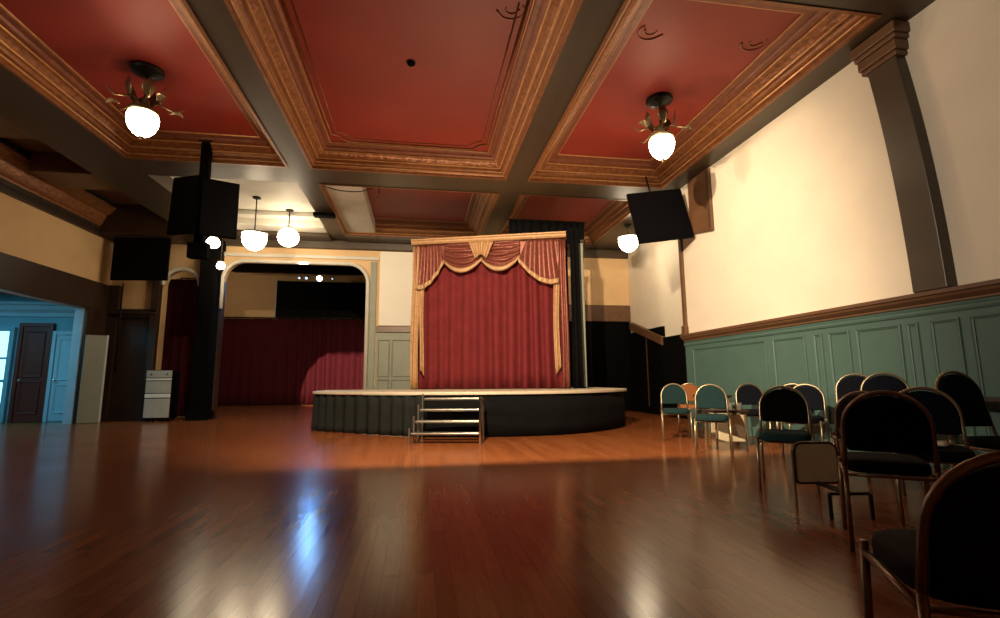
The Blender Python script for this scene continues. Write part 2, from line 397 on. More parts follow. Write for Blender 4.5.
# bright glazed doorway at the far left of the blue room
w = thing('window_1', 'bright shopfront window at the left edge of the blue side room', 'window'); w['kind'] = 'structure'
f = MB(); f.box(-11.3,-11.2,YD-.1,YD,.0,2.35); f.box(-10.14,-10.04,YD-.1,YD,0,2.35); f.box(-11.2,-10.14,YD-.1,YD,2.25,2.35); f.box(-11.2,-10.14,YD-.08,YD,.38,.46); f.box(-11.2,-10.14,YD-.07,YD,1.55,1.6); f.box(-10.5,-10.46,YD-.07,YD,.46,2.25)
f.build('window_frame', M['bluewall'], w, bevel=.006)
MB().box(-11.2,-10.14,YD-.03,YD-.01,.46,2.25).build('window_pane', M['daylight'], w)
MB().box(-11.2,-10.14,YD-.05,YD-.01,.02,.38).build('window_panel', M['bluewall'], w)
MB().box(-11.2,-10.14,YD-.06,YD-.03,.98,1.05).build('window_shelf', M['bluewall'], w)
# sage leaf door folded back beside the opening
e = thing('door_3', 'sage grey door leaf standing open against the dark post', 'door', (XL+.08, 13.28, 0), math.radians(38)); e['kind'] = 'structure'
MB().box(0, .40, -.045, 0, .01, 2.09).build('door_leaf', M['greydoor'], e, bevel=.004)
MB().box(.40, .44, -.055, .01, .01, 2.10).build('door_edge', M['pale'], e, bevel=.004)

# ---- alcove behind the big arch
sbox('wall_back', M['tanwall'], -9.2, .4, 22.2, 22.4, 0, 5.6)
sbox('wall_left', M['tanwall'], -9.4, -9.2, YB+.25, 22.4, 0, 5.6)
sbox('wall_right', M['tanwall'], .4, .6, YB+.25, 22.4, 0, 5.6)
sbox('ceiling', M['black'], -9.4, .6, YB+.25, 22.4, 5.6, 5.7)
# wall behind the viewer
sbox('wall_front', M['tanwall'], XL-.2, XR+.2, YN-.2, YN, 0, ZC+.27)

# ------------------------------------------------------------------ hangings in the alcove
def pleats(x0, x1, z0, z1, y, amp, wl, nz=6, seed=0, flare=0.0):
    rnd = random.Random(seed); n = int((x1-x0)/wl*10); mb = MB()
    ph = [rnd.uniform(-.5,.5) for _ in range(60)]; rows = []
    for j in range(nz+1):
        t = j/nz; z = z0+(z1-z0)*t; r = []
        for i in range(n+1):
            x = x0+(x1-x0)*i/n; k = (x-x0)/wl
            a = amp*(1-.35*t)*(1+.5*math.sin(k*.37+seed))
            r.append(V((x+.02*math.sin(k*1.7+t*2), y+a*math.sin(2*PI*k+1.2*math.sin(k*.9+seed)+.25*t*math.sin(k*2.1)), z)))
        rows.append(r)
    mb.quad_grid(rows); return mb
def solid(o, th):
    s = o.modifiers.new('thickness', 'SOLIDIFY'); s.thickness = th; s.offset = 0; return o
ct = thing('alcove_curtain', 'long burgundy pleated curtain along the back of the arched alcove', 'curtain', (-5, 21.9, 0))
solid(pleats(-4.1, 4.9, .04, 3.56, 0, .07, .42, 6, 3).build('drape', M['burgundy'], ct, smooth=True), .02)
b = MB(); b.tube([(-4.15,0,3.6),(4.95,0,3.6)], .03); b.build('rail', M['iron'], ct, smooth=True)
sc_ = thing('backdrop_board', 'large black board high on the alcove back wall', 'board', (-4.15, 22.05, 3.66))
MB().box(-1.9, 1.95, -.05, .05, 0, 1.55).build('panel', M['screen'], sc_)
f = MB(); f.box(-1.96,-1.9,-.07,.07,0,1.6); f.build('side_strip', M['cabgrey'], sc_)
# little stage spots hung in the alcove
bar = thing('lighting_bar', 'thin black pipe hung across the alcove', 'pipe', (-5.1, 20.66, 5.27))
b = MB(); b.tube([(-2.2,0,0),(2.6,0,0)], .025); b.build('pipe', M['iron'], bar, smooth=True)
for x in (-2,0,2.4): MB().tube([(x,0,.02),(x,0,.33)], .012, 6).build('hanger', M['iron'], bar)
def spot(x, y, z, m, label, r=.09, tilt=.45, yaw=0, group=None):
    e = thing('spotlight', label, 'spotlight', (x, y, z), yaw, group)
    h = MB(); h.lathe([(.001,.30),(r*.7,.29),(r*.8,.22),(r,.12),(r*1.05,0),(r*.95,0),(r*.93,.02),(.001,.025)], (0,0,0), 18)
    o = h.build('housing', M['iron'], e, smooth=40); o.rotation_euler = (-(PI/2-tilt),0,0)
    l = MB(); l.lathe([(.001,-.012),(r*.6,-.008),(r*.92,.012),(r*.92,.018),(.001,.02)], (0,0,0), 18)
    o2 = l.build('lens', m, e, smooth=True); o2.rotation_euler = (-(PI/2-tilt),0,0)
    y_ = MB(); y_.tube([(-r*1.2,.1,-.05),(-r*1.25,.1,r*1.6),(0,.1,r*2.2),(r*1.25,.1,r*1.6),(r*1.2,.1,-.05)], .008, 6)
    y_.build('yoke', M['iron'], e)
    return e
spot(-4.05, 20.5, 5.05, M['spotlit'], 'blue-white glowing spotlight over the alcove, the brightest one', .11)
spot(-4.55, 20.5, 5.05, M['lens'], 'small lit spotlight just left of the blue-white one', .06)
spot(-4.82, 20.5, 5.05, M['lens'], 'small lit spotlight second left of the blue-white one', .05)
spot(-3.55, 20.5, 5.05, M['lens'], 'small lit spotlight right of the blue-white one', .035)

# curtain inside the narrow arch
ct = thing('arch_curtain', 'dark maroon curtain hanging inside the narrow left arch', 'curtain', (-6.3, 15.1, 0))
solid(pleats(-.9, .55, .03, 3.85, 0, .05, .22, 5, 9).build('drape', M['burgundy'], ct, smooth=True), .015)
b = MB(); b.tube([(-.45,0,3.88),(.6,0,3.88)], .02); b.build('rail', M['iron'], ct)

# black post by the arch
p = thing('black_post', 'tall black post left of the big arch', 'post', (-5.50, 13.9, 0))
MB().box(-.20, .20, -.20, .20, .02, 4.55).build('shaft', M['black'], p, bevel=.03)
MB().box(-.24, .24, -.24, .24, 0, .22).build('plinth', M['black'], p, bevel=.015)
MB().box(-.25, .25, -.25, .25, 4.45, 4.72).build('capital', M['black'], p, bevel=.02)

# ------------------------------------------------------------------ stage
st = thing('stage', 'low stage with a pale deck edge and a black pleated skirt', 'stage', (1.1, 10.2, 0))
SO = V((1.1, 10.2))
raw = [(-2.10,12.0),(-2.10,10.6),(-1.95,10.15),(-1.2,9.45),(-.4,8.85),(.3,8.50),(1.0,8.33),(1.8,8.28),(2.6,8.42),(3.3,8.80),(3.9,9.35),(4.25,9.9),(4.32,10.6),(4.32,12.0)]
def smooth_path(P, n=6):
    out = []
    for i in range(len(P)-1):
        p0 = V(P[max(i-1,0)]); p1 = V(P[i]); p2 = V(P[i+1]); p3 = V(P[min(i+2,len(P)-1)])
        for k in range(n):
            t = k/n
            out.append(.5*((2*p1)+(-p0+p2)*t+(2*p0-5*p1+4*p2-p3)*t*t+(-p0+3*p1-3*p2+p3)*t**3))
    out.append(V(P[-1])); return out
edge = [p-SO for p in smooth_path(raw)]
d = MB(); d.prism([(p.x,p.y) for p in edge], lambda a, b, h: V((a,b,h)), .695, .745); d.build('deck', M['deck'], st, bevel=.01)
def along(P, step):
    L = [0]
    for i in range(1, len(P)): L.append(L[-1]+(P[i]-P[i-1]).length)
    out = []; s = 0; i = 0
    while s < L[-1]:
        while L[i+1] < s: i += 1
        t = (s-L[i])/(L[i+1]-L[i]); p = P[i].lerp(P[i+1], t); tg = (P[i+1]-P[i]).normalized()
        out.append((p, V((tg.y, -tg.x)), s)); s += step
    return out
cut = next(i for i, p in enumerate(edge) if p.x+SO.x > .0)
rows = []
S1 = along(edge[:cut+1], .02)
for z, k in ((.685,.35),(.5,.7),(.3,.9),(.12,1.0),(.008,1.1)):
    rows.append([V((*(p+nrm*(-.05+(.045*k)*math.sin(2*PI*s/.27+.8*math.sin(s*3.1)))), z)) for p, nrm, s in S1])
mb = MB(); mb.quad_grid(rows); solid(mb.build('pleated_skirt', M['skirt'], st, smooth=True), .012)
rows = []
S2 = along(edge[cut:], .04)
for z in (.685,.4,.2,.008):
    rows.append([V((*(p+nrm*(-.05+.006*math.sin(s*9))), z)) for p, nrm, s in S2])
mb = MB(); mb.quad_grid(rows); solid(mb.build('flat_skirt', M['drape'], st, smooth=True), .012)

# portable steps in front of the stage
sp = thing('stage_steps', 'portable metal steps with open treads against the stage front', 'steps', (.46, 8.04, 0), math.radians(-12))
W = 1.08
for i in range(4):
    z = .165+i*.165; y = -.46+i*.15
    t = MB(); t.box(-W/2+.04+i*.035, W/2-.02, y, y+.19, z-.032, z); t.build('tread', M['steel'], sp, bevel=.006)
for i in range(4):
    y = -.46+i*.15
    l = MB(); l.tube([(-W/2+.02+i*.035,y,.0),(-W/2+.02+i*.035,y,.165+i*.165+.07)], .014, 8); l.build('leg', M['steel'], sp, smooth=40)
l = MB(); l.tube([(W/2,-.46,0),(W/2,-.46,.70)], .018, 8); l.build('leg', M['chrome'], sp, smooth=40)
l = MB(); l.tube([(W/2,.14,0),(W/2,.14,.64)], .016, 8); l.build('leg', M['steel'], sp, smooth=40)
l = MB(); l.tube([(W/2,-.46,.68),(W/2,.14,.62)], .012, 8); l.tube([(W/2,-.46,.2),(W/2,.14,.52)], .012, 8); l.build('side_rail', M['steel'], sp, smooth=40)

# ------------------------------------------------------------------ stage backdrop: red curtain with swags
BA = V((-.13, 11.5)); BBp = V((3.16, 10.42)); WD = (BBp-BA).length
ang = math.atan2(BBp.y-BA.y, BBp.x-BA.x)
bd = thing('stage_backdrop', 'red velvet stage curtain with copper swags and gold trim', 'curtain', (BA.x, BA.y, .747), ang)
H = 3.33
solid(pleats(.08, WD-.08, .01, H-.15, .10, .062, .31, 8, 5).build('curtain', M['velvet'], bd, smooth=True), .012)
f = MB(); f.box(-.03, WD+.05, .20, .26, 0, H-.02); f.build('backing_frame', M['drape'], bd)
vb = MB(); vb.box(.04, WD-.10, -.015, .0, H-.42, H-.02); vb.build('valance_backing', M['copper'], bd)
cn = MB(); cn.prism([(.05,H-.02),(-.16,H-.02),(-.19,H+.02),(-.19,H+.05),(-.22,H+.07),(-.22,H+.10),(.05,H+.10)], lambda a, b, d_: V((d_, a, b)), -.06, WD+.04)
cn.build('cornice', M['tan'], bd, bevel=.006)
u = WD/590.0
def Zp(py): return H-(py-95)*u      # heights read off the drawing of the valance
def swag(xa, xb, za, zb, zbot, ztop, name, seed, y0=-.03):
    """fabric scooped between two points, folds following the scoop; a band of trim along the lower edge"""
    rows = []; nu, nv = 28, 36
    for j in range(nv+1):
        v = j/nv; r = []
        for i in range(nu+1):
            s = i/nu; x = xa+(xb-xa)*s
            lo = za+(zb-za)*s-(((za+zb)/2-zbot))*4*s*(1-s)
            zend = ztop+(za+(zb-za)*s-ztop)*v
            z = zend-((za+zb)/2-zbot)*4*s*(1-s)*v**.7
            fold = .042*math.sin(v*27+1.4*math.sin(s*PI)+seed)*(.3+.7*math.sin(PI*s))+.008*math.sin(v*45+s*9+seed)
            r.append(V((x, y0-.07*math.sin(PI*s)*(.4+.6*v)-fold, z)))
        rows.append(r)
    mb = MB(); mb.quad_grid(rows); o = solid(mb.build(name, M['copper'], bd, smooth=True), .008)
    rows = []; tw = .105
    for j in range(4):
        r = []
        for i in range(nu+1):
            s = i/nu; x = xa+(xb-xa)*s
            lo = za+(zb-za)*s-(((za+zb)/2-zbot))*4*s*(1-s)
            r.append(V((x, y0-.075*math.sin(PI*s)-.045-.012*math.sin(j*1.2), lo+.03-tw*j/3*(.65+.35*math.sin(PI*s)))))
        rows.append(r)
    mb = MB(); mb.quad_grid(rows); solid(mb.build('gold_trim', M['tan'], o, smooth=True), .012)
def jabot(xo, xi, zo, zi, name, seed, y0=-.05):
    """side fall gathered at the top: hem sweeps from a low outer corner up to the inner corner"""
    rows = []; nu, nv = 40, 14
    def hem(s): return zo+(zi-zo)*(s**1.6)-(.10*math.sin(PI*s))
    for j in range(nv+1):
        v = j/nv; r = []
        for i in range(nu+1):
            s = i/nu; x = xo+(xi-xo)*(s*(.78+.22*v)+(1-.78-.22*v)*.25*0)
            z = H-.03+(hem(s)-(H-.03))*v
            r.append(V((x, y0-.045*math.sin(s*25+seed+v*3.5)*(.5+.5*v)-.02*v, z)))
        rows.append(r)
    mb = MB(); mb.quad_grid(rows); o = solid(mb.build(name, M['copper'], bd, smooth=True), .008)
    rows = []
    for j in range(4):
        r = []
        for i in range(nu+1):
            s = i/nu
            r.append(V((xo+(xi-xo)*s, y0-.02-.045*math.sin(s*25+seed+3.5)*.6-.035, hem(s)+.03-.115*j/3)))
        rows.append(r)
    mb = MB(); mb.quad_grid(rows); solid(mb.build('gold_trim', M['tan'], o, smooth=True), .012)
swag(.70*1, 1.60, Zp(168), Zp(160), Zp(205), H-.02, 'swag', 0)
swag(1.56, 2.46, Zp(165), Zp(160), Zp(205), H-.02, 'swag', 1.3, -.035)
jabot(.03, .72, Zp(262), Zp(165), 'side_fall', .5, -.10); jabot(WD-.14, 2.43, Zp(258), Zp(172), 'side_fall', 2, -.10)
# gathered fan at the centre
rows = []
for j in range(9):
    v = j/8; r = []
    for i in range(31):
        s = i/30; w_ = .30*(1-.55*v)
        r.append(V((1.58+w_*(2*s-1), -.15-.03*math.sin(s*26)-.02*v, H-.01-.36*v+.04*math.cos(PI*(2*s-1))*v)))
    rows.append(r)
mb = MB(); mb.quad_grid(rows); solid(mb.build('centre_fan', M['tan'], bd, smooth=True), .01)
# side tails: tan cloth falling to the deck each side
for x0, x1, sd in ((-.05,.13,1),(.14,.25,3),(WD-.27,WD-.15,2),(WD-.13,WD+.03,4)):
    rows = []; zt = H-.05 if sd in (1,4) else Zp(250)
    zb_ = .02 if sd in (1,4) else .30
    for j in range(13):
        v = j/12; r = []
        for i in range(17):
            s = i/16
            zz = zt+(zb_+(.16*s if sd == 2 else .16*(1-s) if sd == 3 else 0)-zt)*v
            r.append(V((x0+(x1-x0)*s+.015*math.sin(v*5+sd), -.09-.022*math.sin(s*11+sd+v*2), zz)))
        rows.append(r)
    mb = MB(); mb.quad_grid(rows); solid(mb.build('side_tail', M['tan'] if sd in (2,3) else M['copper'] if sd == 4 else M['tan'], bd, smooth=True), .01)
# black return drape and grey-green post at the right end of the backdrop
wg = MB(); rows = []
solid(pleats(WD+.09, WD+.32, .0, H+.25, .10, .03, .14, 5, 8).build('return_drape', M['drape'], bd, smooth=True), .012)
pg = thing('stage_post', 'grey-green square post behind the right end of the stage curtain', 'post', (3.62, 10.72, .747), ang)
MB().box(-.06, .06, -.06, .06, .0, 3.30).build('shaft', M['greenp'], pg, bevel=.01)
MB().box(-.10, .10, -.10, .10, 0, .03).build('base_plate', M['iron'], pg, bevel=.004)
MB().box(-.085, .085, -.085, .085, 3.30, 3.38).build('cap', M['iron'], pg, bevel=.01)
va = thing('overhead_valance', 'black cloth valance stretched above the stage curtain', 'valance', (3.2, 11.6, 4.2))
solid(pleats(-1.1, .85, 0.1, .66, 0, .03, .2, 3, 12).build('cloth', M['drape'], va, smooth=True), .01)
b = MB(); b.tube([(-1.15,0,.665),(.9,0,.665)], .015); b.build('pipe', M['iron'], va)

# ------------------------------------------------------------------ right recess: black door and sloping board
dr = thing('door_4', 'black door closing the dark recess right of the stage', 'door', (XRE-.06, 12.6, 0)); dr['kind'] = 'structure'
MB().box(-.02, .06, -.55, 1.55, 0, 2.3).build('door_leaf', M['black'], dr)
MB().box(-.03, .02, -1.6, -.6, 0, 2.0).build('door_leaf', M['black'], dr, bevel=.004)
MB().box(-.05, -.02, .35, .39, .2, 2.2).build('pull_bar', M['darkwood'], dr, bevel=.004)
sl = MB(); a = math.atan2(.55, 2.0)
sl.prism([(13.95,2.62),(12.0,2.02),(12.0,1.86),(12.0,1.80),(13.95,2.40)], lambda p, q, d_: V((d_, p, q)), XRE-.14, XRE-.001)
struct(sl.build(trim_name(), M['brown'], bevel=.01))

# ------------------------------------------------------------------ hanging lamps
def big_lamp(x, y, label):
    e = thing('pendant_lamp', label, 'lamp', (x, y, ZC), random.random()*2, 'leafy bowl lamps on the red ceiling')
    c = MB(); c.lathe([(.001,-.004),(.20,-.004),(.205,-.03),(.19,-.055),(.12,-.075),(.06,-.10),(.02,-.12),(.001,-.12)], (0,0,0), 28); c.build('canopy', M['iron'], e, smooth=40)
    s = MB(); s.tube([(0,0,-.10),(0,0,-.55)], .012, 8)
    for k in range(6): s.lathe([(.010,-.17-k*.06),(.022,-.185-k*.06),(.010,-.20-k*.06)], (0,0,0), 10)
    s.build('stem', M['iron'], e, smooth=True)
    h = MB(); h.lathe([(.012,-.42),(.05,-.44),(.075,-.48),(.06,-.53),(.11,-.58),(.175,-.615),(.185,-.65),(.165,-.659),(.001,-.655)], (0,0,0), 24); h.build('hub', M['leaf'], e, smooth=True)
    b = MB(); b.lathe([(.170,-.660),(.186,-.70),(.190,-.75),(.182,-.81),(.155,-.88),(.105,-.945),(.055,-.98),(.001,-.99)], (0,0,0), 32); b.build('glass_bowl', M['globe'], e, smooth=True)
    f = MB(); f.lathe([(.03,-.99),(.035,-1.0),(.012,-1.015),(.02,-1.03),(.001,-1.05)], (0,0,0), 12); f.build('finial', M['leaf'], e, smooth=True)
    for k in range(5):
        a = 2*PI*k/5; ca, sa = math.cos(a), math.sin(a)
        arm = MB(); pts = [(ca*r, sa*r, z) for r, z in ((.06,-.50),(.15,-.47),(.26,-.52),(.36,-.56),(.44,-.52),(.47,-.46))]
        arm.tube(pts, [.016,.014,.013,.012,.009,.005], 7); ao = arm.build('arm', M['leaf'], e, smooth=True)
        lf = MB(); rows = []
        for j in range(9):      # upright leaf
            t = j/8; w_ = .075*math.sin(PI*min(1,t*.94+.05))
            cx = ca*(.17+.05*math.sin(t*2)); cy = sa*(.17+.05*math.sin(t*2)); z = -.47+.24*t
            rows.append([V((cx-sa*w_*q, cy+ca*w_*q, z+.02*(1-abs(q)))) for q in (-1,-.5,0,.5,1)])
        lf.quad_grid(rows); solid(lf.build('leaf', M['leaf'], ao, smooth=True), .006)
        if k % 2 == 0:
            lf = MB(); rows = []
            for j in range(9):  # drooping leaf
                t = j/8; w_ = .055*math.sin(PI*min(1,t*.94+.05)); r = .30+.18*t; b2 = a+.35
                rows.append([V((math.cos(b2)*r-math.sin(b2)*w_*q, math.sin(b2)*r+math.cos(b2)*w_*q, -.53+.06*math.sin(t*3)-.02*abs(q))) for q in (-1,0,1)])
            lf.quad_grid(rows); solid(lf.build('leaf', M['leaf'], ao, smooth=True), .006)
    return e
big_lamp(3.62, 6.70, 'leafy pendant bowl lamp in the right coffer nearest the cream wall')
big_lamp(-3.80, 7.05, 'leafy pendant bowl lamp in the left coffer')
def small_lamp(x, y, top, zc, r, label, style='bowl'):
    e = thing('pendant_lamp', label, 'lamp', (x, y, top), 0, 'plain lit lamps at the back of the hall')
    d_ = zc-top
    MB().lathe([(.001,-.003),(.09,-.003),(.09,-.03),(.03,-.05),(.001,-.05)], (0,0,0), 18).build('canopy', M['iron'], e, smooth=40)
    MB().tube([(0,0,-.03),(0,0,d_+r*.95)], .014, 8).build('stem', M['iron'], e, smooth=40)
    if style == 'bowl':
        MB().lathe([(.02,d_+r*1.0),(.06,d_+r*.95),(r*1.05,d_+r*.75),(r*1.08,d_+r*.62),(.001,d_+r*.62)], (0,0,0), 24).build('collar', M['leaf'], e, smooth=40)
        MB().lathe([(r,d_+r*.61),(r*1.02,d_+r*.2),(r*.95,d_-r*.15),(r*.7,d_-r*.55),(r*.35,d_-r*.78),(.001,d_-r*.85)], (0,0,0), 28).build('glass_bowl', M['globe2'], e, smooth=True)
        MB().lathe([(r*1.02,d_-r*.02),(r*1.05,d_-r*.04),(r*1.05,d_-r*.10),(r*.97,d_-r*.12)], (0,0,0), 28).build('band', M['leaf'], e, smooth=40)
    else:
        MB().lathe([(.02,d_+r*1.1),(.07,d_+r*1.08),(.09,d_+r*.9),(.001,d_+r*.9)], (0,0,0), 20).build('collar', M['leaf'], e, smooth=40)
        MB().lathe([(max(.001,r*math.sin(PI*i/16)), d_+r*.92*math.cos(PI*i/16)) for i in range(17)], (0,0,0), 28).build('glass_globe', M['globe2'], e, smooth=True)
    return e
small_lamp(-3.80, 11.8, ZC-.06, 4.14, .26, 'white bowl lamp on a thin rod in front of the big arch')
small_lamp(-3.27, 12.6, ZC-.06, 4.48, .25, 'round white globe lamp above the top of the big arch', 'globe')
small_lamp(5.25, 11.7, ZB-.005, 4.38, .25, 'lit bowl lamp half hidden behind the tilted screen on the right')
small_lamp(-5.10, 12.9, ZC-.065, 4.36, .15, 'small lit lamp just under the pair of hanging screens', 'globe')
small_lamp(-5.0, 13.2, ZC-.065, 3.85, .10, 'small low lamp beside the black post', 'globe')

# ------------------------------------------------------------------ hanging screens
def tv(name, label, loc, rz, w, h, tilt=0, bracket='wall', pole=None, group=None):
    e = thing(name, label, 'television', loc, rz, group)
    Mx = Matrix.Rotation(tilt, 4, 'X')
    MB().box(-w/2, w/2, -.03, .04, -h/2, h/2, Mx).build('casing', M['black'], e, bevel=.008)
    MB().box(-w/2+.025, w/2-.025, -.034, -.031, -h/2+.025, h/2-.025, Mx).build('screen', M['screen'], e)
    if pole:
        b = MB(); b.tube([Mx @ V((0,.05,0)), (0,.14,.1), (0,.14,pole)], .02, 8); b.build('bracket', M['iron'], e, smooth=40)
    else:
        b = MB(); b.box(-.12,.12,.04,.09,-.12,.12,Mx); b.tube([Mx @ V((0,.08,0)), (0,.30,.02)], .025, 8); b.build('bracket', M['iron'], e, bevel=.004)
    return e
# pair back to back on a drop pole in the left coffer
pl = thing('drop_pole', 'thick black drop pole carrying the pair of screens under the left coffer', 'pole', (-3.80, 9.05, 0))
MB().box(-.075, .075, -.06, .06, 3.2, 5.20).build('shaft', M['black'], pl, bevel=.008)
MB().box(-.12, .12, -.10, .10, 5.15, 5.23).build('top_plate', M['iron'], pl, bevel=.006)
MB().box(-.16, .16, -.08, .08, 3.05, 3.32).build('junction_box', M['black'], pl, bevel=.01)
tv('television', 'black screen on the drop pole, left one of the angled pair', (-3.98, 8.80, 3.91), math.radians(-22), .52, 1.02, -.04)
tv('television', 'black screen on the drop pole, right one of the angled pair', (-3.42, 8.80, 3.87), math.radians(24), .56, 1.00, -.04)
tl = tv('television', 'black screen mounted high at the left end of the back wall', (-7.02, 13.55, 4.05), math.radians(-4), 1.34, 1.10, 0)
MB().box(-.1,.1,.28,.60,-.10,.10).build('wall_arm', M['iron'], tl)
t4 = tv('television', 'tilted black screen hung by the right wall under the coffer', (4.63, 8.80, 4.12), math.radians(-2), 1.14, 1.06, .0, pole=1.12)
t4.rotation_euler = (math.radians(-8), math.radians(-8), math.radians(-2))
bb = thing('backing_board', 'plain brown board fixed high on the cream wall beside the tilted screen', 'board', (XR, 8.48, 4.24))
MB().prism([(-.36,-.60),(.36,-.46),(.36,.62),(-.36,.62)], lambda a, b, d_: V((d_, a, b)), -.06, -.001).build('panel', M['brown'], bb, bevel=.006)
MB().box(-.075,-.06,-.34,-.30,-.5,.6).build('edge_strip', M['beam'], bb)

# flat black flood light on the left beam and cable drooping between beams
fl = thing('flood_light', 'flat black flood light fixed under the left beam past the cross beam', 'light', (-2.27, 11.75, ZB))
MB().box(-.24, .24, -.11, .11, -.11, -.03).build('housing', M['black'], fl, bevel=.01)
MB().box(-.05, .05, -.04, .04, -.03, 0).build('bracket', M['iron'], fl)
cb = MB(); pts = [(-2.0+i*.1, 10.12+.02*math.sin(i), ZB+.02-.13*math.sin(PI*i/11)+.05*(i/11)) for i in range(12)]
cb.tube(pts, .011, 6); cb.tube([pts[-1], (-.88,10.1,ZB-.12), (-.93,10.1,ZB-.2)], .013, 6)
tag(cb.build('loose_cable', M['iron'], smooth=True), 'thin dark cable drooping below the cross beam beside the left beam', 'cable')
sd = thing('smoke_detector', 'small dark round detector in the middle red coffer', 'detector', (-.18, 6.35, ZC))
MB().lathe([(.001,0),(.065,0),(.065,-.012),(.001,-.012)], (0,0,0), 20).build('base', M['iron'], sd, smooth=40)
MB().lathe([(.05,-.012),(.048,-.035),(.03,-.045),(.001,-.047)], (0,0,0), 20).build('cover', M['black'], sd, smooth=40)
# conduit along the left cornice
pp = thing('conduit', 'long black pipe running along the left cornice', 'pipe', (XL+.42, 6, 5.33))
MB().tube([(0,-6,0),(0,7.2,-.02)], .045, 10).build('pipe', M['iron'], pp, smooth=40)
for y in (-4,-1,2,5): MB().box(-.06,.06,y-.015,y+.015,-.06,.06).build('clip', M['iron'], pp)
# wire dropping from the left screen
wr = MB(); wr.tube([(-7.62,14.02,3.5),(-7.63,14.03,3.1),(-7.62,14.03,2.5),(-7.62,14.02,1.2)], .018, 6)
tag(wr.build('hanging_cable', M['iron'], smooth=True), 'black cable dropping down the wall below the left screen', 'cable')

# grey cabinet unit standing by the back wall
cab = thing('cabinet', 'grey enamel cabinet with pale bands standing against the dark dado', 'cabinet', (-6.35, 13.75, 0), math.radians(2))
MB().box(-.36,.36,-.25,.27,.06,1.30).build('body', M['black'], cab, bevel=.012)
MB().box(-.35,.35,-.275,-.25,.10,.58).build('door', M['cabgrey'], cab, bevel=.006)
MB().box(-.35,.35,-.285,-.25,.60,.70).build('shelf_band', M['cabwhite'], cab, bevel=.006)
MB().box(-.35,.35,-.275,-.25,.72,1.02).build('drawer', M['cabgrey'], cab, bevel=.006)
MB().box(-.35,.35,-.282,-.25,1.04,1.09).build('shelf_band', M['cabwhite'], cab, bevel=.006)
cab.scale = (.8,.85,.96)
cp = MB().box(-.35,.35,-.275,-.25,1.11,1.29).build('control_panel', M['cabgrey'], cab, bevel=.006)
for x in (-.22,.22):
    k = MB(); k.lathe([(.03,0),(.03,.02),(.02,.025),(.001,.025)], (0,0,0), 14); o = k.build('knob', M['chrome'], cp, smooth=40); o.rotation_euler = (PI/2,0,0); o.location = (x,-.275,1.2)
for x in (-.28,.28):
    for y in (-.18,.2): MB().lathe([(.03,0),(.03,.06),(.001,.06)], (x,y,0), 10).build('foot', M['black'], cab)

# ------------------------------------------------------------------ chairs
def make_chair(label, fab, tube, pad=(.535,.83), group='banquet chairs', zt=.84, seat_fab=None):
    e = thing('banquet_chair', label, 'chair', (0,0,0), 0, group)
    hw = .188
    yb = lambda z: .20+.09*max(0, (z-.40))/.44        # back leans to the rear
    # seat cushion, crowned
    rows = []
    for z, k in ((.405,.93),(.412,.99),(.44,1.0),(.463,.97),(.475,.86),(.479,.5)):
        r = []
        for i in range(32):
            a = 2*PI*i/32; c, s = math.cos(a), math.sin(a)
            sx = math.copysign(abs(c)**.45, c); sy = math.copysign(abs(s)**.45, s)
            r.append(V((.198*k*sx, -.03+.215*k*sy, z)))
        rows.append(r)
    mb = MB(); g = mb.quad_grid(rows, close_v=True); mb.bm.faces.new(g[0]); mb.bm.faces.new(g[-1]); mb.build('seat', seat_fab or fab, e, smooth=50)
    # arched backrest pad
    ol = [(-hw+.006, pad[0]), (hw-.006, pad[0])]
    cz = zt-.02-hw*.9
    for i in range(15):
        a = PI*i/14; ol.append(((hw-.006)*math.cos(a), max(pad[0]+.02, cz+.01)+(zt-.006-cz-.01)*math.sin(a)))
    mb = MB(); mb.prism(ol, lambda a, b, d_: V((a, yb(b)+d_, b)), -.028, .018); mb.build('backrest', fab, e, bevel=.016, seg=3)
    # back frame: one bent tube up, round the arch and down
    pts = [(-hw-.012, yb(.44), .44), (-hw-.006, yb(.55), .55)]
    for i in range(17):
        a = PI-PI*i/16; z = cz+.01+(zt-cz)*math.sin(a); pts.append(((hw+.004)*math.cos(a), yb(z), z))
    pts += [(hw+.006, yb(.55), .55), (hw+.012, yb(.44), .44)]
    MB().tube(pts, .0125, 8).build('back_frame', tube, e, smooth=True)
    for sx in (-1, 1):
        MB().tube([(sx*(hw+.012), yb(.44), .44), (sx*(hw+.014), .22, .25), (sx*(hw+.018), .265, .003)], .0125, 8).build('leg', tube, e, smooth=True)
        MB().tube([(sx*(hw+.014), -.20, .435), (sx*(hw+.018), -.215, .22), (sx*(hw+.020), -.235, .003)], .0125, 8).build('leg', tube, e, smooth=True)
    f = MB(); f.tube([(-hw-.013,.19,.40),(-hw-.014,-.20,.40)], .011, 8); f.tube([(hw+.013,.19,.40),(hw+.014,-.20,.40)], .011, 8)
    f.tube([(-hw-.014,-.18,.395),(hw+.014,-.18,.395)], .010, 8); f.tube([(-hw-.014,.18,.395),(hw+.014,.18,.395)], .010, 8)
    f.build('seat_frame', tube, e, smooth=True)
    return e
R = math.radians
G = 'banquet chairs along the right wall'
navy = make_chair('dark navy chair facing the stage in the right foreground row, beside the beige panelled stand', M['navy'], M['champ'], group=G)
navy.location = (4.89, 6.75, 0); navy.rotation_euler = (0,0,R(-20)); 
navy['label'] = 'dark chair behind the low table with glasses'
lone = make_chair('dark-backed chair with a deep teal seat, just left of the beige panelled stand', M['black'], M['champ'], group=G, seat_fab=M['teal'])
lone.location = (3.15, 3.99, 0); lone.rotation_euler = (0,0,R(-40))
teal = make_chair('teal chair nearest the black recess, at the far end of the row', M['teal'], M['champ'], group=G)
teal.location = (3.95, 7.36, 0); teal.rotation_euler = (0,0,R(-25))
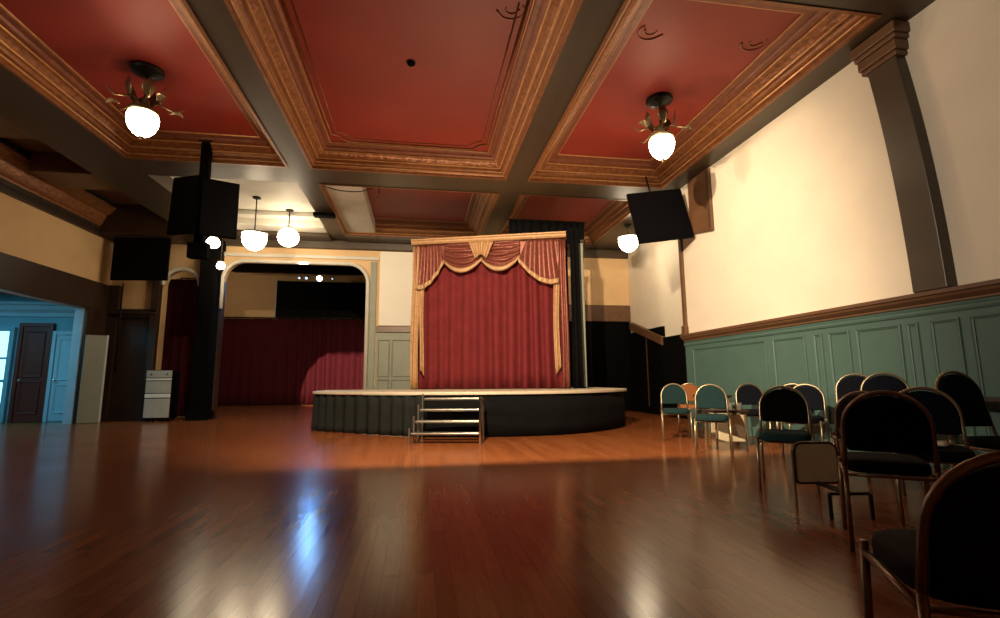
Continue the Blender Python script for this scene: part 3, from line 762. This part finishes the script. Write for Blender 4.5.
orange = make_chair('orange chair tucked behind the two teal chairs', M['orange'], M['champ'], group=G)
orange.location = (4.88, 8.55, 0); orange.rotation_euler = (0,0,R(150))
dup(teal, (3.73,6.02,0), R(-32), 'dark teal chair facing the viewer with wall showing through its back gap')
dup(navy, (4.89,6.06,0), R(-50), 'navy chair against the green dado, farther of the overlapping pair')
dup(navy, (4.62,5.50,0), R(-50), 'navy chair against the green dado, nearer of the overlapping pair')
mar = make_chair('low maroon chair half hidden behind the tall arched chair', M['maroon'], M['bronze'], (.50,.79), G, .80)
mar.location = (3.80, 3.86, 0); mar.rotation_euler = (0,0,R(140))
tall = make_chair('tall navy chair against the green dado, left of the two tall ones seen together', M['navy'], M['champ'], (.54,.93), G, .96)
tall.location = (4.76, 4.86, 0); tall.rotation_euler = (0,0,R(-45))
dup(tall, (4.40,4.16,0), R(-45), 'tall navy chair with a pale left edge, right of the two tall ones seen together')
dup(tall, (4.30,3.16,0), R(-4), 'tall dark chair standing by the dark side table at the right')
dup(navy, (3.38,2.91,0), R(-45), 'black chair with a pale cloth on its seat')
fr = make_chair('bronze-framed black chair seen from behind with its arched back outlined', M['black'], M['bronze'], pad=(.53,.83), group=G)
fr.location = (2.64, 2.56, 0); fr.rotation_euler = (0,0,R(140))
near = make_chair('black chair nearest the viewer, cut off by the right edge', M['maroon'], M['bronze'], pad=(.45,.75), group=G, zt=.755)
near.location = (1.43, 1.14, 0); near.rotation_euler = (0,0,R(150))
dup(near, (3.02,1.85,0), R(-50), 'black chair at the right edge behind the nearest one')

# folded pale cloth on a chair seat
cl = MB(); rows = []
for i in range(9):
    rows.append([V((-.11+.22*i/8, -.06+.12*j/6, .012+.006*math.sin(i*1.3+j)+(.006 if 0 < i < 8 and 0 < j < 6 else -.006))) for j in range(7)])
cl.quad_grid(rows); o = solid(cl.build('folded_cloth', M['paper'], smooth=True), .012); o.location = (3.36,2.86,.486); o.rotation_euler = (0,0,.6)
tag(o, 'small pale folded cloth lying on the black chair seat', 'cloth')

# ------------------------------------------------------------------ stands and tables among the chairs
def panel_stand(label, loc, rz):
    e = thing('panel_stand', label, 'stand', loc, rz, 'beige panelled stands among the chairs')
    w, z0, z1 = .31, .17, .45; r = .06
    def rr(i_, k=0):
        P = []
        for cx, cz_, a0 in ((w/2-r,z1-r,0),(-w/2+r,z1-r,PI/2),(-w/2+r*.5,z0+r*.5,PI),(w/2-r*.5,z0+r*.5,PI*1.5)):
            for i in range(5):
                a = a0+PI/2*i/4; q = r if cz_ > .3 else r*.5
                P.append((cx+(q-i_)*math.cos(a), cz_+(q-i_)*math.sin(a)))
        return P
    MB().prism(rr(.004), lambda a, b, d_: V((a, d_, b)), -.012, .012).build('panel', M['beige'], e)
    MB().tube([(a,0,b) for a, b in rr(0)], .014, 8, closed=True).build('rim', M['darkwood'], e, smooth=True)
    for sx in (-1, 1):
        MB().tube([(sx*(w/2+.012),0,.40),(sx*(w/2+.012),0,.003)], .012, 8).build('leg', M['champ'], e, smooth=40)
        MB().tube([(sx*(w/2-.02),-.35,.165),(sx*(w/2-.02),-.35,.003)], .013, 8).build('leg', M['iron'], e, smooth=40)
    MB().tube([(.0,-.0,.165),(.0,-.35,.165)], .016, 8).build('crossbar', M['iron'], e, smooth=40)
    MB().tube([(-.13,-.35,.165),(.13,-.35,.165)], .011, 8).build('crossbar', M['iron'], e, smooth=40)
    return e
panel_stand('low beige panelled stand with a dark rim, right of the lone dark chair', (2.90,3.38,0), R(-10))
def low_table(label, loc, rz, L_, W_, zt, beige=True):
    e = thing('low_table', label, 'table', loc, rz)
    MB().box(-L_/2, L_/2, -W_/2, W_/2, zt-.035, zt).build('tabletop', M['darkwood'], e, bevel=.008)
    for sx in (-1,1):
        for sy in (-1,1): MB().tube([(sx*(L_/2-.04), sy*(W_/2-.04), zt-.035),(sx*(L_/2-.03), sy*(W_/2-.03), .003)], .016, 8).build('leg', M['champ'] if beige else M['iron'], e, smooth=40)
    if beige:
        MB().box(-L_/2+.06, L_/2-.06, -W_/2+.03, -W_/2+.05, .06, zt-.06).build('modesty_panel', M['beige'], e, bevel=.01)
    return e
low_table('low dark-topped table with a beige panel, between the teal chairs', (4.33,6.66,0), R(-8), .50, .42, .49)
low_table('dark side table against the green dado at the right edge', (5.115,3.95,0), 0, .33, .70, .74, False)
low_table('taller small table with papers behind the glasses', (4.86,7.80,0), 0, .46, .44, .66)
for i, (x, y) in enumerate(((4.39,6.60),(4.47,6.66),(4.51,6.57))):
    gl = MB(); gl.lathe([(.001,.004),(.026,.004),(.028,.0),(.033,.095),(.030,.095),(.025,.012),(.001,.012)], (0,0,0), 16)
    o = gl.build('tumbler', M['glass'], smooth=40); o.location = (x, y, .491)
    tag(o, ['clear tumbler leftmost of three on the low table', 'clear tumbler at the back of three on the low table', 'clear tumbler rightmost of three on the low table'][i], 'glass', 'tumblers on the low table')
pa = MB()
for k in range(4): pa.box(-.10,.10,-.14,.14,.004*k,.004*k+.003,Matrix.Rotation(.12*k-.2,4,'Z'))
o = pa.build('paper_stack', M['paper']); o.location = (4.84,7.78,.661); tag(o, 'loose white papers on the small table by the dado', 'papers')

# ------------------------------------------------------------------ lights
def light(kind, name, loc, energy, col, target=None, **kw):
    l = bpy.data.lights.new(name, kind); l.energy = energy; l.color = col
    for k, v in kw.items(): setattr(l, k, v)
    o = bpy.data.objects.new(name, l); C.objects.link(o); o.location = loc
    if target: o.rotation_euler = (V(target)-V(loc)).to_track_quat('-Z', 'Y').to_euler()
    return o
WARM = (1.0,.78,.50)
# added unseen box over the viewer's bay; its shutters shape the added front spot
LX, LY, LZ = -.3, 3.0, 4.45
fo = thing('added_light_box', 'added black box out of view, shaping the front spot', 'spotlight', (LX, LY, LZ))
MB().box(-.22,.22,-.35,-.30,-.2,.03).build('back_plate', M['black'], fo)
MB().box(-.22,.22,-.30,.115,-.20,-.185).build('lower_shutter', M['black'], fo)
MB().box(-.22,.22,-.30,.33,.015,.03).build('upper_shutter', M['black'], fo)
MB().tube([(0,-.2,.03),(0,-.2,ZC-LZ)], .02, 8).build('hanger', M['iron'], fo)
light('SPOT', 'added_front_spot', (LX, LY, LZ), 3600, (1.0,.76,.50), (2.6,10.6,1.2), spot_size=R(110), spot_blend=.7, shadow_soft_size=.008)
light('SPOT', 'coffer_fill', (1.1, 8.85, .85), 420, (1.0,.72,.44), (.6,7.0,5.25), spot_size=R(115), spot_blend=.6, shadow_soft_size=.12)  # added fill spot at the stage edge, brightens the red ceiling
# assumed spot without a fitting on the left side, ahead of the viewer's shoulder
light('SPOT', 'assumed_side_spot', (-6.9, 3.6, 4.4), 1850, (1.0,.84,.64), (5.3,7.9,3.2), spot_size=R(67), spot_blend=.8, shadow_soft_size=.06)
# added spot imitating spill from the globe lamp, cut by the arch head
light('SPOT', 'added_arch_spot', (-3.27, 12.92, 4.50), 9000, (1.0,.74,.50), (-3.0,21.8,.5), spot_size=R(22), spot_blend=.1, shadow_soft_size=.02)
light('POINT', 'alcove_fill', (-7.6, 18.5, 4.9), 70, WARM, shadow_soft_size=.1)  # added point light without a fitting, lifts the alcove's tan wall
# assumed area light without a fitting, gives the side room its blue light
light('AREA', 'assumed_blue_light', (-10.2, 11.2, 3.2), 120, (.17,.70,.96), (-10.2,11.2,0), size=2.2)
w = bpy.data.worlds.new('world'); bpy.context.scene.world = w; w.use_nodes = True
w.node_tree.nodes['Background'].inputs[0].default_value = (.9,.7,.5,1); w.node_tree.nodes['Background'].inputs[1].default_value = .01

# ------------------------------------------------------------------ camera
cam = bpy.data.cameras.new('camera'); co = bpy.data.objects.new('camera', cam); C.objects.link(co)
F, PITCH, YAW, ROLL = 496.2, .143, .16, -.008
cam.sensor_fit = 'HORIZONTAL'; cam.sensor_width = 36; cam.lens = F/1000*36; cam.clip_start = .02; cam.clip_end = 100
co.matrix_world = Matrix.Translation((0,0,.93)) @ Matrix.Rotation(-YAW,4,'Z') @ Matrix.Rotation(PI/2+PITCH,4,'X') @ Matrix.Rotation(-ROLL*-1,4,'Z')
sc = bpy.context.scene; sc.camera = co
sc.view_settings.view_transform = 'Standard'; sc.view_settings.look = 'None'; sc.view_settings.gamma = 1
sc.view_settings.exposure = 0; sc.view_settings.use_curve_mapping = False
sc.cycles.use_denoising = True
sc.cycles.max_bounces = 8; sc.cycles.sample_clamp_indirect = 4
